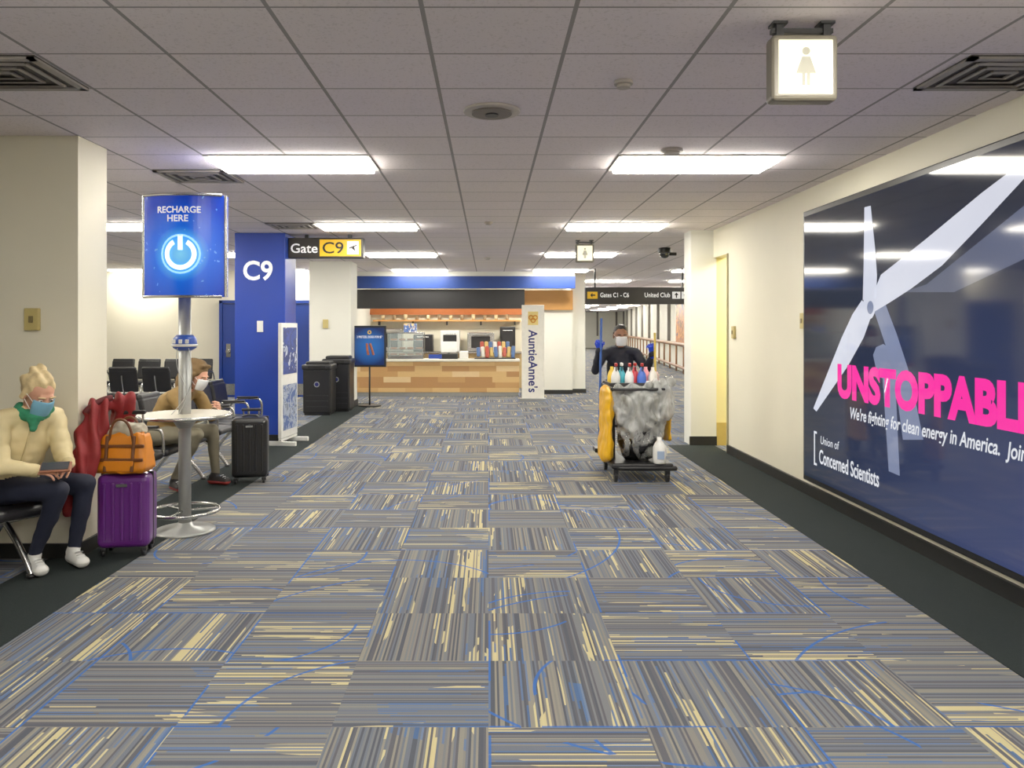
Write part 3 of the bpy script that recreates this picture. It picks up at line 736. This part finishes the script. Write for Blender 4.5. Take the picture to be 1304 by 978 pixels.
# ------------------------------------------------------------------ people
def head(c,f,pitch,skin,hairm,hair,maskm,scale=1.0,glasses=False):
    th=math.atan2(f[0],-f[1])
    M=Matrix.Translation(V(c))@Matrix.Rotation(th,4,'Z')@Matrix.Rotation(math.radians(pitch),4,'X')@Matrix.Scale(scale,4)
    objs=[]
    objs.append(blob('head',[cap((0,.02,.035),.082,(0,-.01,.035),.080,lat=(1,0,0),k0=.93),
        cap((0,-.035,.0),.062,(0,-.04,-.06),.045,lat=(1,0,0),k0=1.05),cap((0,-.078,-.085),.02,(0,-.07,-.08),.022,lat=(1,0,0),k0=1.4),
        cap((0,-.094,.02),.010,(0,-.112,-.018),.014),cap((-.012,-.1,-.022),.010,(.012,-.1,-.022),.010),
        cap((-.035,-.088,.028),.012,(.035,-.088,.028),.012),cap((-.022,-.092,-.052),.009,(.022,-.092,-.052),.009),
        cap((-.078,.008,.018),.012,(-.080,.004,-.022),.009,lat=(0,1,0),k0=1.8),cap((.078,.008,.018),.012,(.080,.004,-.022),.009,lat=(0,1,0),k0=1.8),
        cap((0,.02,-.02),.055,(0,.02,-.12),.05)],[skin],.006,3))
    ew=mat('eye_white',(225,220,212),.2,var=.01); ei=mat('eye_dark',(40,26,18),.15)
    for s in (-1,1):
        objs.append(ell('eye',(s*.031,-.089,.008),(.012,.009,.006),ew,seg=16)); objs.append(ell('iris',(s*.031,-.096,.007),(.006,.004,.005),ei,seg=12))
        objs.append(tube('eyebrow',[(s*.014,-.102,.03),(s*.031,-.104,.036),(s*.05,-.09,.03)],.0042,hairm))
        objs.append(tube('mask_loop',[(s*.058,-.07,-.012),(s*.074,-.03,.012),(s*.086,.012,.028),(s*.084,.02,-.01),(s*.062,-.06,-.06)],.002,WHITE))
    bm=bmesh.new(); nu,nv=14,9; g=[]
    for j in range(nv):
        t=j/(nv-1); z=.002-.102*t; row=[]
        for i in range(nu+1):
            an=math.radians(-72+144*i/nu); w=.070-.012*abs(t-.35)*1.4; ry=.078-.018*t+.008*math.sin(math.pi*t)+.006*math.cos(an*2.0)*(1-t)
            row.append(bm.verts.new((w*math.sin(an),-.045-ry*math.cos(an)*1.0,z+.012*(1-t)*math.cos(an)+.002*math.sin(j*2.5))))
        g.append(row)
    for j in range(nv-1):
        for i in range(nu): bm.faces.new((g[j][i],g[j][i+1],g[j+1][i+1],g[j+1][i]))
    me=frombm(bm,'face_mask'); o=add('face_mask',me,maskm,smooth=True); md=o.modifiers.new('s','SOLIDIFY'); md.thickness=.003; objs.append(o)
    hf=lambda p,l:.0022*math.sin(p.x*120+p.z*30)+.005*noise.noise(p*16)
    if hair=='bun':
        objs.append(blob('hair',[cap((0,.034,.050),.090,(0,.006,.070),.078,lat=(1,0,0),k0=1.0),cap((-.058,-.006,.056),.034,(-.078,.008,-.012),.016),cap((.058,-.006,.056),.034,(.078,.008,-.012),.016),
            cap((0,.055,0),.068,(0,.05,-.06),.05),cap((-.02,.06,.118),.036,(.02,.07,.124),.036)],[hairm],.005,3,lambda p,l:.004*math.sin(p.x*110+p.z*40)+.010*noise.noise(p*22)))
    elif hair=='short':
        objs.append(blob('hair',[cap((0,.03,.05),.086,(0,.008,.066),.076,lat=(1,0,0),k0=.98),cap((0,.05,0),.065,(0,.05,-.04),.05),
            cap((-.07,.01,.04),.018,(-.077,.01,.0),.010),cap((.07,.01,.04),.018,(.077,.01,.0),.010)],[hairm],.006,2,hf))
    elif hair=='hood':
        objs.append(blob('hood',[cap((0,.045,.045),.105,(0,.02,.06),.098,lat=(1,0,0),k0=.98),cap((0,.06,0),.09,(0,.07,-.10),.095,lat=(1,0,0),k0=1.1),
            cap((-.085,-.02,.03),.022,(-.08,-.0,-.09),.025),cap((.085,-.02,.03),.022,(.08,.0,-.09),.025),cap((-.05,-.05,.115),.02,(.05,-.05,.115),.02)],[hairm],.008,3,folds(.008,14)))
    for o in objs: o.matrix_basis=M@o.matrix_basis
def hand(w,fd,up,side,curl,m,scale=1.0):
    w=V(w); X=V(fd).normalized(); Z=V(up); Z=(Z-X*Z.dot(X)).normalized(); Y=Z.cross(X)*side
    P=lambda x,y,z:w+(X*x+Y*y+Z*z)*scale
    cs=[cap(P(-.04,0,0),.025*scale,P(.0,0,0),.022*scale,lat=Y,k0=1.15),cap(P(.012,0,0),.016*scale,P(.074,0,0),.0135*scale,lat=Y,k0=2.0,k1=2.9)]
    for i,(yy,l) in enumerate(((.031,.072),(.0105,.080),(-.0105,.075),(-.031,.058))):
        p=(.082-.004*abs(i-1),yy,0.0); an=0
        for s,(fr_,cc) in enumerate(((.45,.8),(.3,1.1),(.25,.8))):
            an+=curl*cc; q=(p[0]+l*fr_*math.cos(an),p[1]*1.0+.002*(1.5-i),p[2]-l*fr_*math.sin(an))
            cs.append(cap(P(*p),(.0090-.0008*s)*scale,P(*q),(.0084-.0008*s)*scale)); p=q
    cs+= [cap(P(.02,.026,-.004),.014*scale,P(.052,.052,-.014),.0115*scale),cap(P(.052,.052,-.014),.0110*scale,P(.082,.052,-.014-.03*curl),.0085*scale)]
    return blob('hand',cs,[m],.0036,2)
def shoe(name,ank,d,up,sole,L=.27):
    d=V((d[0],d[1],0)).normalized(); s=V((-d.y,d.x,0)); a=V((ank[0],ank[1],ank[2]))
    heel=a-d*.05
    def post(me):
        for p in me.polygons: p.material_index=1 if p.center.z<a.z-.09+.032 else 0
    z0=a.z-.09
    cs=[cap(V((heel.x,heel.y,z0+.035)),.040,V((heel.x,heel.y,z0+.035))+d*(L-.09),.036,lat=s,k0=.95,k1=1.25),
        cap(V((heel.x,heel.y,z0+.06))+d*.02,.042,V((heel.x,heel.y,z0+.045))+d*(L-.12),.034,lat=s,k0=.9,k1=1.1),
        cap(V((heel.x,heel.y,z0+.07))+d*.02,.042,a+V((0,0,.02)),.040)]
    o=blob(name,cs,[up],.008,2,clampz=z0)
    o.data.materials.append(sole); post(o.data)
    lc=a+d*.075
    for i in range(3):
        q=V((lc.x,lc.y,z0+.088-.012*i))+d*.025*i
        tube('lace',[q-s*.025,q+V((0,0,.006)),q+s*.025],.003,WHITE if up!=WHITE else GREYM)
def person(name,anchor,J,f,mt,opts):
    group(name,anchor,0,True)
    l=V((-f[1],f[0],0)); S=opts.get('s',1.0); b=opts.get('bulk',1.0)
    U,Lw,SK=0,1,2
    j={k:V(v) for k,v in J.items()}
    cs=[cap(j['pelvis'],.105*b*S,j['waist'],.105*b*S,U,lat=l,k0=1.35,k1=1.25),cap(j['waist'],.105*b*S,j['chest'],.112*b*S,U,lat=l,k0=1.25,k1=1.4),
        cap(j['chest'],.112*b*S,j['neck']-V((0,0,.05)),.068*S,U,lat=l,k0=1.4,k1=1.6),
        cap(j['shL'],.060*b*S,j['neck']-V((0,0,.03)),.062*S,U),cap(j['shR'],.060*b*S,j['neck']-V((0,0,.03)),.062*S,U),
        cap(j['neck']-V((0,0,.04)),.050*S,j['headbase'],.046*S,SK)]
    for s in 'LR':
        cs+=[cap(j['sh'+s],.060*b*S,j['el'+s],.049*b*S,U),cap(j['el'+s],.048*b*S,j['wr'+s],.034*b*S,U),
             cap(j['hip'+s],.095*S,j['kn'+s],.062*S,Lw),cap(j['kn'+s],.060*S,j['kn'+s].lerp(j['an'+s],.35),.056*S,Lw),cap(j['kn'+s].lerp(j['an'+s],.35),.056*S,j['an'+s]+V((0,0,.03)),.040*S,Lw)]
    cs.append(cap(j['hipL'],.10*S,j['hipR'],.10*S,Lw))
    qa=opts.get('quilt',0)
    def dp(p,lb):
        if lb==2: return 0
        if lb==1: return .007*noise.noise(p*13)
        v=.010*noise.noise(p*10)+.005*noise.noise(p*22)
        if qa: v+=qa*abs(math.sin(p.z*38+noise.noise(p*4)))
        return v
    blob('body',cs,[mt['top'],mt['legs'],mt['skin']],.011,4,dp)
    for s in 'LR':
        d=(j['wr'+s]-j['el'+s]).normalized(); r=.036*b*S
        blob('cuff',[cap(j['wr'+s]-d*.015,r,j['wr'+s],r*.98)],[mt['cuff']],.007,1)
        shoe('shoe',j['an'+s],opts['toe'+s],mt['shoe'],mt['sole'])
    return j
SKF=mat('skin_fair',(210,152,124),.5,var=.04); SKB=mat('skin_brown',(144,98,72),.5,var=.04)
# seated woman
f=V((.85,-.52,0)).normalized()
J=dict(pelvis=(-3.02,5.02,.53),waist=(-3.0,5.0,.68),chest=(-2.95,4.97,.86),neck=(-2.88,4.94,1.045),headbase=(-2.85,4.92,1.09),
 shL=(-2.81,5.08,.975),shR=(-3.0,4.80,.975),elL=(-2.73,5.05,.74),elR=(-2.93,4.70,.72),wrL=(-2.64,4.93,.70),wrR=(-2.76,4.78,.68),
 hipL=(-2.96,5.10,.535),hipR=(-3.05,4.93,.535),knL=(-2.60,5.07,.55),knR=(-2.66,4.86,.55),anL=(-2.71,5.14,.10),anR=(-2.87,4.97,.10))
CR=mat('cream_puffer',(216,198,148),.55,bump=.1)
person('seated_woman',(-2.95,5.0,0),J,f,dict(top=CR,legs=mat('navy_jeans',(16,22,44),.8,bump=.2),skin=SKF,cuff=mat('cream_cuff',(195,176,128),.6),shoe=WHITE,sole=mat('shoe_sole_white',(205,205,202),.6)),
 dict(bulk=1.10,quilt=.005,toeL=(.75,-.66),toeR=(.7,-.7)))
head((-2.81,4.90,1.14),f,28,SKF,mat('blonde_hair',(214,190,140),.6,bump=.4,var=.25,scale=30),'bun',mat('surgical_blue',(120,180,210),.7),1.05)
blob('scarf',[cap((-2.93,4.86,1.03),.036,(-2.80,4.87,1.0),.036),cap((-2.80,4.87,1.0),.036,(-2.80,4.99,1.03),.036),cap((-2.82,4.86,.99),.032,(-2.81,4.845,.93),.022),cap((-2.93,4.9,1.05),.035,(-2.88,5.0,1.05),.035)],[mat('green_scarf',(40,130,92),.8,var=.35,scale=40)],.008,2,folds(.012,20))
hand((-2.635,4.92,.70),(.25,-.85,-.1),(.5,.2,.9),-1,.45,SKF); hand((-2.755,4.785,.68),(.9,.05,.0),(-.1,-.5,.85),1,.5,SKF)
box('phone_wallet',(-2.645,4.80,.70),(.17,.10,.014),mat('brown_wallet',(150,96,70),.5),.005,rot=R(25,0,20)); box('phone_screen',(-2.647,4.797,.709),(.15,.08,.004),mat('screen_dark',(60,62,70),.15),rot=R(25,0,20))
tube('coat_zip',[(-2.82,4.85,.96),(-2.85,4.86,.85),(-2.90,4.86,.70)],.006,_mc['cream_cuff'])
endgroup()
# seated man with hood
f=V((.97,-.25,0)).normalized()
J=dict(pelvis=(-3.14,7.44,.53),waist=(-3.10,7.43,.67),chest=(-2.99,7.42,.84),neck=(-2.86,7.40,.99),headbase=(-2.82,7.39,1.03),
 shL=(-2.84,7.58,.92),shR=(-2.92,7.23,.92),elL=(-2.70,7.60,.70),elR=(-2.76,7.20,.70),wrL=(-2.58,7.46,.77),wrR=(-2.58,7.32,.77),
 hipL=(-3.10,7.54,.535),hipR=(-3.12,7.34,.535),knL=(-2.68,7.58,.56),knR=(-2.72,7.28,.56),anL=(-2.70,7.72,.10),anR=(-2.98,7.42,.10))
J={k:(v[0],v[1]+.05,v[2]) for k,v in J.items()}
OL=mat('olive_tan_jacket',(136,108,60),.8,bump=.2)
person('seated_man',(-3.0,7.45,0),J,f,dict(top=OL,legs=mat('grey_khaki_trousers',(112,106,88),.85,bump=.2),skin=SKF,cuff=mat('dark_cuff',(80,66,42),.8),shoe=mat('black_sneaker',(26,22,24),.6),sole=mat('red_sole',(170,60,60),.6)),
 dict(bulk=1.15,toeL=(.95,-.3),toeR=(.7,-.7)))
head((-2.76,7.42,1.10),f,24,SKF,mat('brown_hood',(106,82,48),.85,bump=.2),'hood',mat('white_mask',(228,230,232),.7),1.05)
hand((-2.575,7.50,.775),(.3,-.9,.45),(.9,.2,.1),-1,.7,SKF); hand((-2.575,7.38,.775),(.3,.9,.35),(.9,-.2,.1),1,.7,SKF)
endgroup()
# cleaner
f=V((0,-1,0)); cx,cy=1.49,8.95
def c_(x,y,z): return (cx+x,cy+y,z)
J=dict(pelvis=c_(0,0,.86),waist=c_(0,-.01,.98),chest=c_(0,-.04,1.14),neck=c_(0,-.06,1.335),headbase=c_(0,-.075,1.385),
 shL=c_(.175,-.05,1.27),shR=c_(-.175,-.05,1.27),elL=c_(.30,-.12,1.07),elR=c_(-.29,-.12,1.08),wrL=c_(.31,-.30,1.27),wrR=c_(-.27,-.30,1.31),
 hipL=c_(.09,0,.84),hipR=c_(-.09,0,.84),knL=c_(.11,-.04,.46),knR=c_(-.11,.02,.46),anL=c_(.12,-.02,.095),anR=c_(-.12,.08,.095))
NV=mat('navy_uniform',(16,20,36),.75,bump=.2)
person('cleaner',(cx,cy,0),J,f,dict(top=NV,legs=mat('black_trousers',(22,22,26),.8,bump=.2),skin=SKB,cuff=NV,shoe=BLACK,sole=DARK),dict(bulk=1.0,toeL=(.15,-1),toeR=(-.15,-1)))
head((cx,cy-.10,1.46),(0,-1,0),8,SKB,mat('black_hair',(20,18,18),.5,bump=.3),'short',_mc['white_mask'],.98)
BG=mat('blue_glove',(20,60,200),.4)
hand(c_(.31,-.30,1.275),(-.15,-.25,.9),(.2,-.9,-.1),-1,1.25,BG); hand(c_(-.27,-.30,1.315),(.15,-.25,.9),(-.2,-.9,-.1),1,1.25,BG)
endgroup()

# ------------------------------------------------------------------ janitor cart
group('janitor_cart',(1.54,8.25,0))
box('platform',(0,0,.17),(.62,.84,.06),BLACK,.02); box('front_bumper',(.05,-.40,.15),(.60,.05,.05),BLACK,.02)
for sx in (-1,1):
    for sy in (-1,1):
        cyl('wheel',(sx*.26,sy*.34,.055),.055,.035,BLACK,rot=R(0,90),bev=.008); box('fork',(sx*.26,sy*.34,.11),(.05,.08,.07),DARK,.01)
    tube('post',[(sx*.28,.38,.18),(sx*.28,.38,.95)],.018,DARK,smooth=False); tube('post_front',[(sx*.24,-.10,.18),(sx*.24,-.10,.90)],.016,DARK,smooth=False)
    tube('side_rail',[(sx*.28,-.28,.93),(sx*.28,.40,.93)],.018,DARK,smooth=False)
tube('front_rail',[(-.28,-.28,.93),(.28,-.28,.93)],.014,DARK,smooth=False); tube('push_handle',[(-.28,.40,.93),(-.26,.46,1.0),(.26,.46,1.0),(.28,.40,.93)],.016,BLACK)
box('mid_shelf',(0,.2,.52),(.54,.38,.03),BLACK,.008)
box('tray_floor',(0,.15,.88),(.54,.40,.02),DARK); 
for s in (-1,1): box('tray_side',(s*.27,.15,.93),(.015,.40,.10),DARK,.004); box('tray_end',(0,.15+s*.2,.93),(.54,.015,.10),DARK,.004)
b=NB('clear_trash_bag'); pz=b.sep(b.pos(True))
sv=b.comb(b.math('MULTIPLY',pz[0],16.0),b.math('MULTIPLY',pz[1],16.0),b.math('MULTIPLY',pz[2],7.0))
n=b.noise(sv,1.0,3,1.0)
b.base(b.mix(n,rgb((158,160,158)),rgb((214,216,212))))
low=b.math('MULTIPLY',b.math('SUBTRACT',.58,pz[2]),2.2,clamp=True)
al=b.math('SUBTRACT',b.math('ADD',b.math('MULTIPLY',n,.55),.30),b.math('MULTIPLY',low,.5),clamp=True)
b.P(Roughness=.12,Alpha=b.math('MAXIMUM',al,.10)); b.bsdf.inputs['Specular IOR Level'].default_value=.9; b.bump(n,.6,.04)
CB=b.m
blob('bag_contents',[cap((.0,-.17,.35),.17,(.03,-.15,.50),.16,lat=(1,0,0),k0=1.25),cap((-.08,-.18,.31),.10,(.08,-.16,.38),.13)],[mat('black_bag_fill',(14,14,16),.25,bump=.5)],.014,2,folds(.03,12))
blob('paper_litter',[cap((-.05,-.12,.70),.10,(.05,-.12,.77),.10,lat=(1,0,0),k0=1.3)],[mat('crumpled_paper',(130,132,126),.8,var=.3,scale=12)],.014,1,folds(.04,14))
blob('clear_bag',[cap((0.02,-.17,.36),.175,(.03,-.15,.78),.185,lat=(1,0,0),k0=1.3,k1=1.5),cap((-.22,-.22,.93),.045,(.26,-.24,.92),.05),cap((.27,-.2,.90),.085,(.24,-.25,.66),.085),cap((.1,-.24,.96),.055,(.32,-.14,.98),.065),cap((-.24,-.2,.9),.05,(-.2,-.26,.62),.05)],[CB],.012,1,lambda p,l:.014*math.sin(p.x*42+p.z*9+7*noise.noise(p*4))+.028*noise.noise(p*8))
YB=mat('yellow_vinyl',(230,170,8),.4,bump=.2)
blob('yellow_bag',[cap((-.33,-.08,.24),.062,(-.31,-.08,.90),.05,lat=(0,1,0),k0=4.6,k1=5.2)],[YB],.012,2,folds(.02,7))
blob('yellow_flap',[cap((.34,.06,.40),.032,(.34,.06,.84),.03,lat=(0,1,0),k0=6)],[YB],.010,2,folds(.015,7))
def bottle(x,y,c,nm,spray=True,k=1.0):
    m=mat(nm,c,.3)
    lathe('bottle_'+nm,[(.034*k,0),(.038*k,.01),(.038*k,.12*k),(.03*k,.15*k),(.014*k,.18*k),(.014*k,.20*k)],(x,y,.89),m)
    if spray:
        box('trigger_head',(x,y-.015,.89+.222*k),(.026,.07,.035),REDM if random.random()<.4 else WHITE,.008); box('trigger',(x,y-.035,.89+.185*k),(.01,.012,.05),BLACK,.003,rot=R(20))
for i,(x,y,c,nm,s) in enumerate(((-.2,.02,(235,235,230),'white_a',True),(-.13,.08,(60,170,190),'teal',True),(-.06,.0,(240,240,240),'white_b',True),(.01,.07,(220,60,70),'red',True),(.07,.0,(70,110,210),'blue',True),(.13,.09,(235,150,160),'pink',False),(.19,.02,(240,235,225),'white_c',False),(-.22,.15,(240,200,60),'yellow',False))):
    bottle(x,y,c,nm,s,1.25)
blob('cleaning_rags',[cap((.1,.12,.97),.07,(.22,.1,1.03),.06),cap((-.15,.2,.97),.06,(0,.2,1.0),.06)],[mat('rag_pink_white',(220,190,186),.9,var=.3)],.01,2,folds(.03,16))
lathe('white_jug',[(.06,0),(.065,.02),(.065,.16),(.045,.2),(.022,.23),(.022,.26)],(.17,-.395,.20),WHITE); box('jug_label',(.17,-.462,.29),(.07,.004,.08),mat('label_pale_blue',(150,170,200),.5)); tube('jug_handle',[(.22,-.395,.38),(.25,-.395,.36),(.235,-.395,.27)],.008,WHITE)
tube('broom_handle',[(-.325,.39,.2),(-.30,.375,1.66)],.013,mat('broom_pole_blue',(50,90,170),.4),smooth=False); tube('mop_handle',[(.305,.38,.2),(.285,.37,1.50)],.013,mat('mop_pole_yellow',(220,190,80),.4),smooth=False)
box('broom_head',(-.33,.39,.22),(.1,.2,.05),BLACK,.01)
endgroup()

# ------------------------------------------------------------------ lighting, world, camera
def area(name,loc,sx,sy,e,col,rot=(0,0,0)):
    l=bpy.data.lights.new(name,'AREA'); l.shape='RECTANGLE'; l.size=sx; l.size_y=sy; l.energy=e; l.color=col
    o=bpy.data.objects.new(name,l); o.location=loc; o.rotation_euler=rot; COL.objects.link(o)
area('restroom_downlight',(3.9,9.6,2.8),.6,.6,70,(1,.93,.70))
w=bpy.data.worlds.new('world'); scene.world=w; w.use_nodes=True
w.node_tree.nodes['Background'].inputs[0].default_value=(.9,.92,1,1); w.node_tree.nodes['Background'].inputs[1].default_value=.3
cam=bpy.data.cameras.new('camera'); cam.sensor_width=36; cam.lens=36*1000/1304.0; cam.shift_y=-71/1304.0; cam.shift_x=30/1304.0; cam.clip_end=200
co=bpy.data.objects.new('camera',cam); co.location=(0,0,EYE); co.rotation_euler=(math.pi/2,0,0); COL.objects.link(co); scene.camera=co
scene.view_settings.view_transform='Standard'
scene.view_settings.exposure=0.0
scene.view_settings.gamma=1.14
